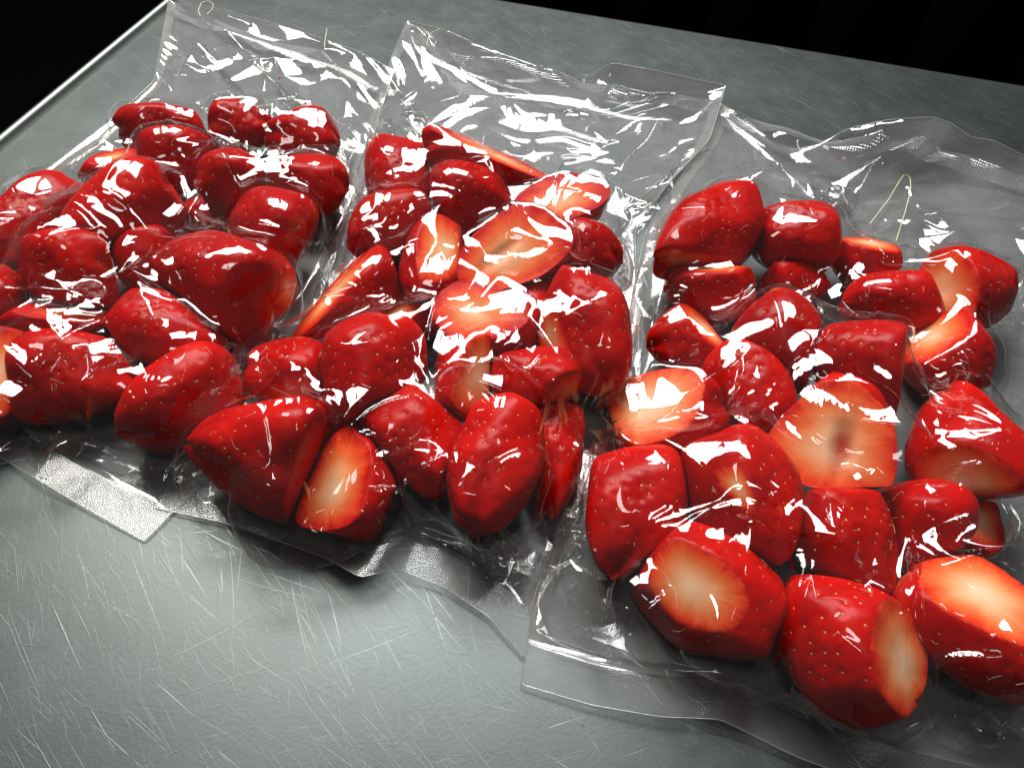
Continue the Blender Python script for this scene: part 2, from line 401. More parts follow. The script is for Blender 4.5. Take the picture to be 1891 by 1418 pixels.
B3 = [
 (1392,378, 1226,506, 134, 4, [(D(.3,-.35,.85), .80, .5, 0)], .0, .8, "strawberry with a yellowish pale spot at the back left corner of the right bag"),
 (1545,448, 1382,434, 128, 4, [], .0, .92, "broad bright strawberry in the middle of the right bag's back row"),
 (1648,492, 1536,466, 104, 3, [(D(.25,.85,.4), .50, .55, 0)], .0, .9, "strawberry with a pale cut lid at the right of the right bag's back row"),
 (1382,532, 1246,526, 100, 3, [(D(.05,.88,.4), .62, .35, 0)], .0, .8, "strawberry with a thin orange cut top in the right bag's second row"),
 (1416,524, 1522,526, 78, 2, [], .0, 1.0, "small seedy bright red strawberry in the second row of the right bag"),
 (1728,570, 1566,556, 110, 5, [], .15, .85, "strawberry under a milky wrinkle left of the pale-ended one, right bag"),
 (1706,550, 1868,530, 136, 4, [('hull', .55, .6, 0)], .45, .95, "strawberry with a large pale left end at the right edge of the right bag"),
 (1330,620, 1204,640, 112, 0, [(D(.65,.6,.4), .55, .5, 0)], .2, .9, "strawberry with a pale pink corner at the left edge of the right bag"),
 (1400,570, 1480,708, 138, 6, [], .2, .62, "dark strawberry dotted with golden seeds in the centre of the right bag"),
 (1350,640, 1420,790, 124, 3, [], .2, .9, "plain red strawberry behind the large white film ridge of the right bag"),
 (1690,700, 1490,640, 160, 10, [(D(.92,-.1,.35), .62, .6, 0)], .0, .85, "tall strawberry with a greenish white right facet behind the heart-shaped half, right bag"),
 (1700,610, 1800,716, 136, 2, [(D(-.5,.75,.4), .60, .4, 0)], .1, .75, "dark strawberry wrapped in a curved fold at the right bag's right edge"),
 (1150,772, 1332,750, 146, 2, [(D(-.25,.52,.8), .42, .75, .0)], .1, .95, "strawberry with a creamy cut face at the left edge of the right bag"),
 (1524,888, 1566,704, 176, 14, [(D(-.02,.22,.97), .10, .66, 1.0)], .0, 1.0, "heart-shaped halved strawberry with a torn red core facing up in the right bag"),
 (1800,930, 1752,736, 168, 3, [(D(-.20,-.32,.92), .80, .62, .0)], .2, 1.0, "red strawberry with a cream patch on its lower side, right edge of the right bag"),
 (1205,842, 1140,1034, 164, 0, [], .0, .9, "round dark red strawberry at the left edge of the right bag's front rows"),
 (1310,812, 1442,1020, 186, 4, [(D(-.1,.05,.98), .88, .35, 0)], .0, .95, "strawberry with a foggy pale patch on its flank in the right bag's front rows"),
 (1500,905, 1620,1084, 170, 2, [], .1, .95, "seedy strawberry in front of the heart-shaped half in the right bag"),
 (1770,1000, 1620,930, 156, 2, [], .1, .9, "strawberry under a tall white triangular fold in the right bag"),
 (1770,915, 1812,1016, 100, 0, [(D(.5,.3,.8), .35, .35, 0)], .4, 1.0, "small orange strawberry piece at the right edge of the right bag"),
 (1196,1020, 1432,1166, 188, 0, [(D(-.14,-.02,.98), .80, .60, .0)], .0, 1.0, "strawberry with a pale strip sliced along its side at the right bag's front left"),
 (1678,1284, 1440,1090, 208, 0, [(D(.72,.0,.66), .70, .6, 0)], .15, 1.0, "big strawberry with a pale sliced right end at the front of the right bag"),
 (1690,1060, 1925,1262, 206, 0, [(D(.42,.62,.66), .58, .7, .0)], .0, 1.0, "strawberry with a long cream cut along its top, right bag's front right corner"),
]

NU, NVB = 108, 78            # directions round and along the axis
th = np.linspace(0, math.pi, NVB); ph = np.linspace(0, 2 * math.pi, NU, endpoint=False)
QF = []
for i in range(NVB - 1):
    for j in range(NU):
        QF.append((i * NU + j, (i + 1) * NU + j, (i + 1) * NU + (j + 1) % NU, i * NU + (j + 1) % NU))
QF = np.array(QF, dtype=np.int32)

def smoothmin0(d, k):        # softplus-like: how far past the plane, rounded over k
    return np.where(d > k, d, np.where(d < -k, 0.0, (d + k) ** 2 / (4 * k)))

class Berry: pass

def setup_berry(row, bag, idx):
    ax, ay, bx, by, wpx, lift, cuts, shoulder, tone, label = row
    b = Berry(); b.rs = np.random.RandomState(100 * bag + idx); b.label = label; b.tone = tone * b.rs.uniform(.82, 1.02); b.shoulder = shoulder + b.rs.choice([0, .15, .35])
    cx, cyy = (ax + bx) / 2, (ay + by) / 2
    z = .018
    for _ in range(4):
        c = at(cx, cyy, z); hw = (1.24, 1.24, 1.22)[bag] * wpx * mpp(c) / 2
        z = max(hw * .86, .004) + lift * .001 + .0012
    A = at(ax, ay, z); Bp = at(bx, by, z)
    b.c = at(cx, cyy, z); b.a = max(1.12 * np.linalg.norm(Bp - A) / 2, hw * .55); b.w = hw
    X = (Bp - A) / np.linalg.norm(Bp - A)
    tw = CAM - b.c; tw /= np.linalg.norm(tw)
    # a foreshortened axis on the table may tilt away; keep the drawn length
    Z = tw - X * np.dot(tw, X); Z /= np.linalg.norm(Z); Y = np.cross(Z, X)
    b.M = np.stack([X, Y, Z], 1)          # columns: local axes
    b.hz = hw * .95
    # profile as polar radius from the centre, angle measured from the tip (+X)
    t = np.linspace(0, math.pi, 200); k = b.rs.uniform(.16, .30)
    if 'cone-shaped' in label or 'heart-shaped' in label: k = .42
    if 'across' in label: k = .05
    ct = np.cos(t); Px = b.a * np.sign(ct) * np.abs(ct) ** np.where(ct < 0, .86, .95); Py = (np.sin(t) ** .80) * (1 - k * np.cos(t)) / (1 + .25 * k)
    if 'pale strip' in label: Py = np.sin(t) ** .42 * (1 - .12 * np.cos(t))
    b.px, b.py = Px, Py
    b.ph = b.rs.uniform(0, 6.28, 6); b.amp = b.rs.uniform(.02, .065, 3)
    b.press = []
    for _ in range(5):                             # the fruit is blocky, not a perfect cone
        n = b.rs.normal(0, 1, 3); n /= np.linalg.norm(n)
        b.press.append((n, b.rs.uniform(.87, 1.0) * math.sqrt((n[0] * b.a) ** 2 + (n[1] * b.w) ** 2 + (n[2] * b.hz) ** 2)))
    b.cuts = []
    for (d, off, pale, core) in cuts:
        if d == 'hull': n = -X * .9 + CU * .25 + tw * .45
        else: n = CR * d[0] + CU * d[1] + tw * d[2]
        n = n / np.linalg.norm(n)
        nl = b.M.T @ n
        sup = math.sqrt((nl[0] * b.a) ** 2 + (nl[1] * b.w) ** 2 + (nl[2] * b.hz) ** 2)
        b.cuts.append((nl, off * sup, sup, pale, core))
    return b

def rho(b, dx, dy, dz):
    """radius of the uncut berry in unit direction (dx,dy,dz), local frame"""
    dr = np.sqrt(dy * dy + dz * dz) + 1e-9
    dy = np.where(dr < 2e-9, 1e-9, dy)
    sy = np.sqrt((dy / dr * b.w) ** 2 + (dz / dr * b.hz) ** 2)
    t = np.arctan2(dr / sy * b.a, dx)                     # angle in the a-scaled frame
    tt = np.arctan2(b.py, b.px / b.a)
    rr = np.sqrt((b.px / b.a) ** 2 + b.py ** 2)
    q = np.interp(t, tt, rr)
    r = q / np.sqrt((dx / b.a) ** 2 + (dr / sy) ** 2)
    f = np.arctan2(dz, dy)
    lump = b.amp[0] * np.cos(2 * f + b.ph[0]) + b.amp[1] * np.cos(3 * f + b.ph[1] + 1.5 * dx) + .5 * b.amp[2] * np.cos(5 * f + b.ph[2] - 3 * dx) + b.amp[2] * .6 * np.sin(4 * dx + b.ph[3])
    return r * (1 + lump)

def build_berry(b, group):
    T, P = np.meshgrid(th, ph, indexing='ij')
    dx, dy, dz = np.cos(T), np.sin(T) * np.cos(P), np.sin(T) * np.sin(P)
    r = rho(b, dx, dy, dz)
    p = np.stack([dx * r, dy * r, dz * r], -1).reshape(-1, 3)
    # seeds in a spiral, dimples round them
    ns = int(np.clip(4.2 * (b.a * b.w) / (.0031 ** 2), 60, 320)); k = np.arange(ns)
    cz = 1 - 2 * (k + .5) / ns; sa = k * 2.39996
    sd = np.stack([cz, np.sqrt(1 - cz ** 2) * np.cos(sa), np.sqrt(1 - cz ** 2) * np.sin(sa)], -1)
    sd += b.rs.normal(0, .05, sd.shape); sd /= np.linalg.norm(sd, axis=1, keepdims=True)
    sr = rho(b, sd[:, 0], sd[:, 1], sd[:, 2]); sp = sd * sr[:, None]
    d2 = ((p[:, None, :] - sp[None]) ** 2).sum(-1).min(1)
    dim = np.exp(-d2 / (2 * .0008 ** 2)) * .00036
    nrm = p / np.linalg.norm(p, axis=1, keepdims=True)
    p = p - nrm * dim[:, None]
    cutid = np.full(len(p), -1); rad = np.ones(len(p))
    seed_ok = np.ones(ns, bool)
    for ci, (n, off, sup, pale, core) in enumerate(b.cuts):
        d = p @ n - off
        kk = .0011
        over = smoothmin0(d, kk)
        nrmz = max(d.max(), 1e-5)
        R2 = np.ones(len(p))
        sel = d > 0
        cutid[sel] = ci; rad[sel] = R2[sel]
        wob = .00004 * np.sin(p[:, 0] * 900 + b.ph[4]) + .00005 * np.sin(p[:, 1] * 700 + b.ph[5])
        p = p - n[None] * (over - wob * np.clip(d / .002, 0, 1))[:, None]
        seed_ok &= (sp @ n - off) < -.0004
    for (n, off) in b.press:                       # flattened where a neighbour presses on it
        d = p @ n - off
        p = p - n[None] * smoothmin0(d, .0028)[:, None]
    for (n, off) in b.press:
        sp = sp - n[None] * smoothmin0(sp @ n - off, .0028)[:, None]
    # whole berry normals, shared by skin and cut face
    me = bpy.data.meshes.new("tmp"); me.from_pydata([], [], [])
    v0, v1, v2, v3 = (p[QF[:, i]] for i in range(4))
    fn = np.cross(v2 - v0, v3 - v1); vn = np.zeros_like(p)
    for i in range(4): np.add.at(vn, QF[:, i], fn)
    # poles: rows share a point
    for row in (0, NVB - 1):
        s = slice(row * NU, (row + 1) * NU); vn[s] = vn[s].sum(0)
    ln = np.linalg.norm(vn, axis=1, keepdims=True); vn = vn / np.maximum(ln, 1e-12)
    bpy.data.meshes.remove(me)
    fc = cutid[QF]; iscut = (fc >= 0).sum(1) >= 3
    W = p @ b.M.T; VN = vn @ b.M.T
    def sub(name, faces, mat, parent):
        used = np.unique(faces); mp = np.full(len(p), -1, np.int32); mp[used] = np.arange(len(used))
        o = mesh_obj(name, W[used], mp[faces], mat, parent)
        o.data.normals_split_custom_set_from_vertices(VN[used].tolist())
        return o, used
    o, used = sub("strawberry", QF[~iscut], M_SKIN, None)
    o.location = Vector(b.c)
    tag(o, b.label, "strawberry", group)
    ax = p[used, 0] / b.a
    sh = np.clip((-ax - .45) * 1.5, 0, 1) * b.shoulder * 1.6
    for (n, off, sup, pale, core) in b.cuts:       # flesh shows through the thin skin next to a cut
        d = p[used] @ n - off
        sh = np.maximum(sh, np.exp(np.clip(d, -1, 0) / .0011) * (.25 + .3 * pale))
    attr(o, 'shoulder', sh); attr(o, 'tone', np.full(len(used), b.tone))
    for ci, (n, off, sup, pale, core) in enumerate(b.cuts):
        fs = QF[iscut & (fc.max(1) == ci)]
        if len(fs) == 0: continue
        c, u = sub("cut_face", fs, M_CUT, o)
        q = p[u] - n[None] * off
        e1 = np.array([1.0, 0, 0]) - n * n[0]
        if np.linalg.norm(e1) < .2: e1 = np.array([0, 1.0, 0]) - n * n[1]
        e1 /= np.linalg.norm(e1); e2 = np.cross(n, e1)
        cen = q.mean(0); uu, vv = (q - cen) @ e1, (q - cen) @ e2
        # fibres fan out from an axis segment
        su, sv = max(np.abs(uu).max(), 1e-4), max(np.abs(vv).max(), 1e-4)
        seg = max(su - sv, 0) * .6
        du = uu - np.clip(uu, -seg, seg); an = np.arctan2(vv, du + 1e-9)
        a0 = np.arctan2(vv, uu); r0 = np.hypot(uu, vv); nbin = 48
        rm = np.array([r0[(np.abs((a0 - q + np.pi) % (2 * np.pi) - np.pi) < .12)].max(initial=1e-4) for q in np.linspace(-np.pi, np.pi, nbin, endpoint=False)])
        rm = (np.roll(rm, 1) + 2 * rm + np.roll(rm, -1)) / 4
        rb = np.interp((a0 + np.pi) / (2 * np.pi) * nbin, np.arange(nbin + 1), np.append(rm, rm[0]))
        rad[u] = np.clip(r0 / rb, 0, 1)
        attr(c, 'rad', rad[u]); attr(c, 'pale', np.full(len(u), pale))
        attrv(c, 'ang', np.stack([np.cos(an) * 3.6 + np.clip(uu, -seg, seg) / sv * 1.3, np.sin(an) * 3.6, rad[u] * .8], -1))
        cr = np.exp(-((uu / (su * .42)) ** 2 + ((vv + .12 * sv) / (sv * .15 * (1 + .5 * uu / su))) ** 2) ** 1.3) * core
        attr(c, 'core', cr)
        if core > 0:
            co_ = np.zeros(len(u) * 3, np.float32); c.data.vertices.foreach_get('co', co_)
            co_ = co_.reshape(-1, 3) - (b.M @ n)[None] * (cr * .0022)[:, None]
            c.data.vertices.foreach_set('co', co_.ravel().astype(np.float32))
    # seeds: little achenes in the dimples, one joined part
    seed_ok &= b.rs.rand(ns) < b.rs.uniform(.6, 1.0)
    sp = sp[seed_ok]; nr = sp / np.linalg.norm(sp, axis=1, keepdims=True)
    tan = np.array([1.0, 0, 0]) - nr * nr[:, :1]; tan /= np.linalg.norm(tan, axis=1, keepdims=True); bi = np.cross(nr, tan)
    base = [(1.1, 0, 0), (.35, .62, 0), (-.55, .5, 0), (-.9, 0, 0), (-.55, -.5, 0), (.35, -.62, 0), (0, 0, .5)]
    V = np.concatenate([(sp - nr * .00030)[:, None] + (tan[:, None] * x + bi[:, None] * y + nr[:, None] * z) * .00045 for (x, y, z) in base], 1)
    fcs = np.array([(i, (i + 1) % 6, 6) for i in range(6)])
    Fs = (fcs[None] + (np.arange(len(sp)) * 7)[:, None, None]).reshape(-1, 3)
    pick = b.rs.choice(len(sp), min(len(sp), b.rs.randint(8, 17)), replace=False); hv, hf = [], []
    for q in pick:
        a_ = b.rs.uniform(0, 6.28); d0 = tan[q] * np.cos(a_) + bi[q] * np.sin(a_); d1 = np.cross(nr[q], d0)
        L_ = b.rs.uniform(.0012, .0042); cv = b.rs.normal(0, .8)
        for t_ in np.linspace(0, 1, 6):
            c0 = sp[q] + nr[q] * (.00045 - (L_ * t_) ** 2 / (2.4 * b.w)) + d0 * L_ * t_ + d1 * L_ * cv * t_ * t_
            for w_ in (d1, nr[q] * .8 - d1 * .6, -nr[q] * .8 - d1 * .6): hv.append(c0 + w_ * .000055)
        k0 = len(hv) - 18
        for i_ in range(5):
            for j_ in range(3): hf.append((k0 + i_ * 3 + j_, k0 + i_ * 3 + (j_ + 1) % 3, k0 + i_ * 3 + 3 + (j_ + 1) % 3, k0 + i_ * 3 + 3 + j_))
    s = mesh_obj("style_hair", np.array(hv) @ b.M.T, hf, M_FIBRE, o); s['kind'] = 'stuff'
    s = mesh_obj("seed", V.reshape(-1, 3) @ b.M.T, Fs, M_SEED, o); s['kind'] = 'stuff'

def sdf_berry(b, P):
    q = (P - b.c) @ b.M
    l = np.linalg.norm(q, axis=1) + 1e-9; d = q / l[:, None]
    s = (l - rho(b, d[:, 0], d[:, 1], d[:, 2])) * .85
    for (n, off, sup, pale, core) in b.cuts: s = np.maximum(s, q @ n - off)
    for (n, off) in b.press: s = np.maximum(s, q @ n - off)
    return s

def support(b, n):
    nl = b.M.T @ n
    s = math.sqrt((nl[0] * b.a) ** 2 + (nl[1] * b.w) ** 2 + (nl[2] * b.hz) ** 2)
    for (cn, off, sup, pale, core) in b.cuts:
        c = float(nl @ cn)
        if c > .5: s = min(s, off * c + s * (1 - c))
    return s

def press(bs):
    for i, p in enumerate(bs):
        for q in bs[i + 1:]:
            d = q.c - p.c; l = np.linalg.norm(d)
            if l < 1e-4: continue
            n = d / l; sp, sq = support(p, n), support(q, -n)
            if sp + sq <= l: continue
            k = l * sp / (sp + sq)
            p.press.append((p.M.T @ n, max(k - .0001, .42 * sp))); q.press.append((q.M.T @ -n, max(l - k - .0001, .42 * sq)))

BAGS = []
for bi, rows in enumerate((B1, B2, B3)):
    BAGS.append([setup_berry(r, bi, i) for i, r in enumerate(rows)])
for bs in BAGS: press(bs)
GROUPS = ["strawberries sealed in the left bag", "strawberries sealed in the middle bag", "strawberries sealed in the right bag"]
for bs, g in zip(BAGS, GROUPS):
    for b in bs: build_berry(b, g)
print("berries", round(time.time() - T0, 1))

# ------------------------------------------------------------------ vacuum bags: the film is draped over the fruit by a small cloth solver
# outlines: (photo x, photo y, height above the worktop in mm)
OUT = [dict(
  top=[(312,-2,4),(420,20,7),(560,60,8),(660,95,9),(728,130,9)],
  right=[(728,130,9),(708,190,3),(676,300,1.2),(634,440,1.2),(582,570,1.2),(505,700,1.2),(385,880,1),(267,1000,.6)],
  left=[(312,-2,4),(285,150,2),(215,215,2),(105,300,1.2),(-30,395,1.2),(-140,560,1.2),(-220,720,1)],
  bottom=[(-220,720,1),(0,843,1),(60,880,3),(130,922,1.5),(267,1000,.6)], vtop=.20, vend=.90),
 dict(
  top=[(752,40,8),(830,60,12),(930,110,12),(1000,140,8),(1085,142,8),(1130,118,18),(1200,130,18),(1270,145,14),(1340,160,10)],
  right=[(1340,160,10),(1310,260,5),(1230,345,2),(1172,430,1.2),(1176,560,1.2),(1180,660,1.2),(1120,765,1.2),(1095,890,1.2),(1045,1015,1),(990,1120,1),(968,1215,.8)],
  left=[(752,40,8),(722,110,6),(700,190,3),(665,300,1.4),(632,400,1.2),(580,500,1.2),(515,605,1.2),(435,715,1.2),(366,833,1),(281,938,.6)],
  bottom=[(281,938,.6),(411,966,1),(520,1002,1.4),(600,1030,4),(667,1068,7),(701,1058,6),(740,1054,2.5),(815,1083,1.5),(900,1138,1.2),(968,1215,.8)], vtop=.22, vend=.90),
 dict(
  top=[(1330,195,2),(1358,219,2),(1418,263,2),(1465,279,2),(1510,270,6),(1564,241,14),(1640,224,22),(1722,219,25),(1755,230,20),(1790,257,14),(1832,262,14),(1891,292,10),(2080,350,6)],
  right=[(2080,350,6),(2010,500,2),(1950,640,1.2),(1930,800,1.2),(1935,950,1.2),(1990,1150,1.2),(2020,1320,1),(2060,1570,.8)],
  left=[(1330,195,2),(1310,260,2),(1256,330,1.4),(1192,430,1.2),(1168,540,1.2),(1150,640,1.2),(1085,760,1.2),(1050,870,1.2),(1036,970,1.2),(985,1105,1.5),(962,1265,.6)],
  bottom=[(962,1265,.6),(1091,1303,1.2),(1218,1325,2),(1328,1329,3),(1387,1358,1.5),(1472,1400,1),(1700,1482,1),(2060,1570,.8)], vtop=.17, vend=.92)]

def poly(pts, n):
    P = np.array([at(x, y, z * .001) for x, y, z in pts])
    s = np.concatenate([[0], np.cumsum(np.linalg.norm(np.diff(P, axis=0), axis=1))]); s /= s[-1]
    # Catmull-like smoothing by dense linear + blur
    t = np.linspace(0, 1, 400); Q = np.stack([np.interp(t, s, P[:, k]) for k in range(3)], -1)
    for _ in range(30):
        Q[1:-1] = (Q[:-2] + 2 * Q[1:-1] + Q[2:]) / 4
    s = np.concatenate([[0], np.cumsum(np.linalg.norm(np.diff(Q, axis=0), axis=1))]); s /= s[-1]
    t = np.linspace(0, 1, n)
    return np.stack([np.interp(t, s, Q[:, k]) for k in range(3)], -1)

def coons(o, nu, nv):
    t, b_, l, r = poly(o['top'], nu), poly(o['bottom'], nu), poly(o['left'], nv), poly(o['right'], nv)
    u = np.linspace(0, 1, nu)[None, :, None]; v = np.linspace(0, 1, nv)[:, None, None]
    g = (1 - v) * t[None] + v * b_[None] + (1 - u) * l[:, None] + u * r[:, None]
    g -= (1 - u) * (1 - v) * t[0] + u * (1 - v) * t[-1] + (1 - u) * v * b_[0] + u * v * b_[-1]
    return g

def vnoise(rs, nu, nv, cell):
    """smooth value noise on a grid, cells of about CELL steps"""
    a = rs.normal(0, 1, (int(nv / cell) + 3, int(nu / cell) + 3))
    y = np.arange(nv) / cell; x = np.arange(nu) / cell
    iy, ix = y.astype(int), x.astype(int); fy, fx = y - iy, x - ix
    fy, fx = fy * fy * (3 - 2 * fy), fx * fx * (3 - 2 * fx)
    A = a[iy][:, ix] * (1 - fx) + a[iy][:, ix + 1] * fx
    Bq = a[iy + 1][:, ix] * (1 - fx) + a[iy + 1][:, ix + 1] * fx
    return A * (1 - fy)[:, None] + Bq * fy[:, None]

class Field:
    """signed distance to all berries of a bag on a voxel grid"""
    def __init__(s, bs, h=.0014):
        lo = np.array([min(b.c[k] - max(b.a, b.w) for b in bs) for k in range(3)]) - .008
        hi = np.array([max(b.c[k] + max(b.a, b.w) for b in bs) for k in range(3)]) + .008
        lo[2] = -.004
        s.h = h; s.lo = lo; s.n = np.ceil((hi - lo) / h).astype(int) + 2
        g = np.zeros(s.n, np.float32); KU = .0045
        for b in bs:
            m = max(b.a, b.w) * 1.15 + .006
            i0 = np.maximum(((b.c - m - lo) / h).astype(int), 0); i1 = np.minimum(((b.c + m - lo) / h).astype(int) + 1, s.n)
            xs = [lo[k] + h * np.arange(i0[k], i1[k]) for k in range(3)]
            P = np.stack(np.meshgrid(*xs, indexing='ij'), -1)
            d = sdf_berry(b, P.reshape(-1, 3)).reshape(P.shape[:3])
            sl = tuple(slice(i0[k], i1[k]) for k in range(3))
            g[sl] += np.exp(-np.clip(d, -.02, .02) / KU)
        g = np.where(g > 0, -KU * np.log(np.maximum(g, 1e-6)), .02).astype(np.float32); g = np.minimum(g, .02)
        s.g = g
        s.gr = np.stack(np.gradient(g, h), -1).astype(np.float32)
        s.all = np.concatenate([g[..., None], s.gr], -1).reshape(-1, 4)
    def sample(s, P):
        q = (P - s.lo) / s.h
        ok = np.all((q >= 0) & (q < s.n - 1.001), axis=1)
        q = np.clip(q, 0, s.n - 1.001); i = q.astype(np.int32); f = (q - i).astype(np.float32)
        st = np.array([s.n[1] * s.n[2], s.n[2], 1]); base = i @ st
        out = 0
        for a in (0, 1):
            for b in (0, 1):
                for c in (0, 1):
                    wt_ = (f[:, 0] if a else 1 - f[:, 0]) * (f[:, 1] if b else 1 - f[:, 1]) * (f[:, 2] if c else 1 - f[:, 2])
                    out = out + s.all[base + a * st[0] + b * st[1] + c] * wt_[:, None]
        out[~ok, 0] = .02
        return out

def project(x, w, a, b, rest, ks, kc):
    """one batch of independent distance constraints between the grid slices a and b"""
    pa, pb = x[a], x[b]
    d = pb - pa; l = np.sqrt((d * d).sum(-1)) + 1e-9
    wa, wb = w[a], w[b]; ws = wa + wb
    c = l - rest
    k = np.where(c > 0, ks, kc) * c / (l * np.maximum(ws, 1e-6))
    d *= k[..., None]
    x[a] = pa + d * wa[..., None]; x[b] = pb - d * wb[..., None]

def batches(nu, nv):
    S = slice; out = []
    for st in (0, 1):
        e = (nu - st) // 2 * 2
        out.append(('u', (S(None), S(st, st + e - 1, 2)), (S(None), S(st + 1, st + e, 2))))
        e = (nv - st) // 2 * 2
        out.append(('v', (S(st, st + e - 1, 2), S(None)), (S(st + 1, st + e, 2), S(None))))
        e = (nu - st) // 2 * 2
        out.append(('d', (S(0, nv - 1), S(st, st + e - 1, 2)), (S(1, nv), S(st + 1, st + e, 2))))
        out.append(('d', (S(1, nv), S(st, st + e - 1, 2)), (S(0, nv - 1), S(st + 1, st + e, 2))))
    return out

def bend_batches(nu, nv, k):
    S = slice; out = []
    for st in range(2 * k):
        if st >= k: continue
        for off in (0, k):
            a = np.arange(st + off, nu - k, 2 * k)
            if len(a): out.append(('u', (S(None), S(a[0], a[-1] + 1, 2 * k)), (S(None), S(a[0] + k, a[-1] + k + 1, 2 * k))))
            a = np.arange(st + off, nv - k, 2 * k)
            if len(a): out.append(('v', (S(a[0], a[-1] + 1, 2 * k), S(None)), (S(a[0] + k, a[-1] + k + 1, 2 * k), S(None))))
    return out

def upsample(x):
    nv, nu, _ = x.shape
    y = np.zeros((2 * nv - 1, 2 * nu - 1, 3), x.dtype)
    y[::2, ::2] = x; y[1::2, ::2] = (x[:-1] + x[1:]) / 2
    y[:, 1::2] = (y[:, :-2:2] + y[:, 2::2]) / 2
    return y

def drape(o, bs, seed):
    rs = np.random.RandomState(seed)
    g0 = coons(o, 60, 100)
    wid = np.linalg.norm(np.diff(g0, axis=1), axis=2).sum(1); lng = np.linalg.norm(np.diff(g0, axis=0), axis=2).sum(0)
    Wp = np.percentile(wid, 90) * 1.01; Lp = np.max(lng) * 1.02
    h0 = .0042
    nu, nv = int(Wp / h0) // 2 * 2 + 1, int(Lp / h0) // 2 * 2 + 1
    fld = Field(bs)
    x = coons(o, nu, nv).astype(np.float32)
    vv = np.linspace(0, 1, nv)[:, None]
    x[..., 2] += (.05 * np.clip((vv - o['vtop']) * 12, 0, 1) * np.clip((.97 - vv) * 15, 0, 1) * np.sin(np.pi * np.linspace(0, 1, nu))[None] ** .3)
    x[..., 2] += np.abs(vnoise(rs, nu, nv, 4)) * .004
    LEVELS = ((320, .06, .9, .30), (200, .10, .8, .20), (120, .14, .6, .10)); SLACK = .24; SLV = .08; KS = .95; N1 = .0012
    for lev, (its, kb, kc, pr) in enumerate(LEVELS):
        if lev: x = upsample(x); nv, nu, _ = x.shape
        g = coons(o, nu, nv).astype(np.float32)
        vv = np.linspace(0, 1, nv); uu = np.linspace(0, 1, nu)
        widr = np.linalg.norm(np.diff(g, axis=1), axis=2).sum(1)
        pad = np.clip((vv - o['vtop'] * .8) * 8, 0, 1) * np.clip((.97 - vv) * 10, 0, 1)
        ru = np.maximum(widr * 1.012, np.minimum(Wp, widr * (1.015 + SLACK * pad))) / (nu - 1)
        lngr = np.linalg.norm(np.diff(g, axis=0), axis=2).sum(0)
        rv = np.maximum(lngr * (1 + SLV), Lp) / (nv - 1)
        RU = np.repeat(ru[:, None], nu, 1).astype(np.float32); RV = np.repeat(rv[None], nv, 0).astype(np.float32)
        RD = np.sqrt(RU ** 2 + RV ** 2)
        wgt = np.ones((nv, nu), np.float32)
        sw = max(1, int(round(.004 / (Wp / (nu - 1)))))      # welded side strips
        nb = max(2, int(round(.013 / (Lp / (nv - 1)))))      # welded bottom strip
        wgt[0] = 0; wgt[-nb:] = 0; wgt[:, :1] = 0; wgt[:, -1:] = 0
        pin = wgt == 0
        bt = batches(nu, nv); bb = bend_batches(nu, nv, 2) + (bend_batches(nu, nv, 4) if lev == 2 else [])
        vel = np.zeros_like(x)
        x[..., 2] += vnoise(rs, nu, nv, 4 + lev * 2) * (0, N1, N1 * .5)[lev]
        press = np.clip((vv - o['vtop'] * .75) * 10, .03, 1)[:, None].astype(np.float32)
        zfl = (.0007 + np.abs(vnoise(rs, nu, nv, 6 * 2 ** lev)) * .0002).astype(np.float32)
        for it in range(its):
            prev = x.copy()
            # pressure along the inward normal, and a little straight down
            du = np.zeros_like(x); dv = np.zeros_like(x)
            du[:, 1:-1] = x[:, 2:] - x[:, :-2]; dv[1:-1] = x[2:] - x[:-2]
            n = np.cross(du, dv); n /= (np.linalg.norm(n, axis=2, keepdims=True) + 1e-12)
            sgn = np.where(n[..., 2:] < 0, 1.0, -1.0)
            f = n * sgn * .75; f[..., 2] -= .35
            x += vel * .86 + f * (press * .00042 * pr)[..., None] * wgt[..., None]
            x[pin] = g[pin]
            for (kind, a, b) in bt:
                if kind == 'u': project(x, wgt, a, b, RU[a], .95, kc)
                elif kind == 'v': project(x, wgt, a, b, RV[a], .95, kc)
                else: project(x, wgt, a, b, RD[a], KS, kc * .5)
            for (kind, a, b) in bb:
                st = (b[1].start - a[1].start) if kind == 'u' else (b[0].start - a[0].start)
                rest = (RU[a] if kind == 'u' else RV[a]) * st
                project(x, wgt, a, b, rest, 0.0, kb)
            P = x.reshape(-1, 3)
            sm = fld.sample(P)
            pen = np.clip(.0004 - sm[:, 0], 0, .003)
            gn = sm[:, 1:]; gn = gn / (np.linalg.norm(gn, axis=1, keepdims=True) + 1e-6)
            hit = pen > 0
            P[hit] += gn[hit] * pen[hit, None]
            x = P.reshape(nv, nu, 3)
            x[..., 2] = np.maximum(x[..., 2], zfl)
            x[pin] = g[pin]
            vel = x - prev
            hv = hit.reshape(nv, nu); vel[hv] *= .55
    # light fairing
    for _ in range(2):
        y = x.copy()
        y[1:-1, 1:-1] = x[1:-1, 1:-1] * .5 + (x[:-2, 1:-1] + x[2:, 1:-1] + x[1:-1, :-2] + x[1:-1, 2:]) * .125
        y[pin] = x[pin]; x = y
    P = x.reshape(-1, 3); sm = fld.sample(P); pen = np.clip(.00025 - sm[:, 0], 0, .003)
    gn = sm[:, 1:] / (np.linalg.norm(sm[:, 1:], axis=1, keepdims=True) + 1e-6); P = P + gn * pen[:, None]
    x = P.reshape(nv, nu, 3); x[pin] = g[pin]
    return x, Wp, Lp, nb

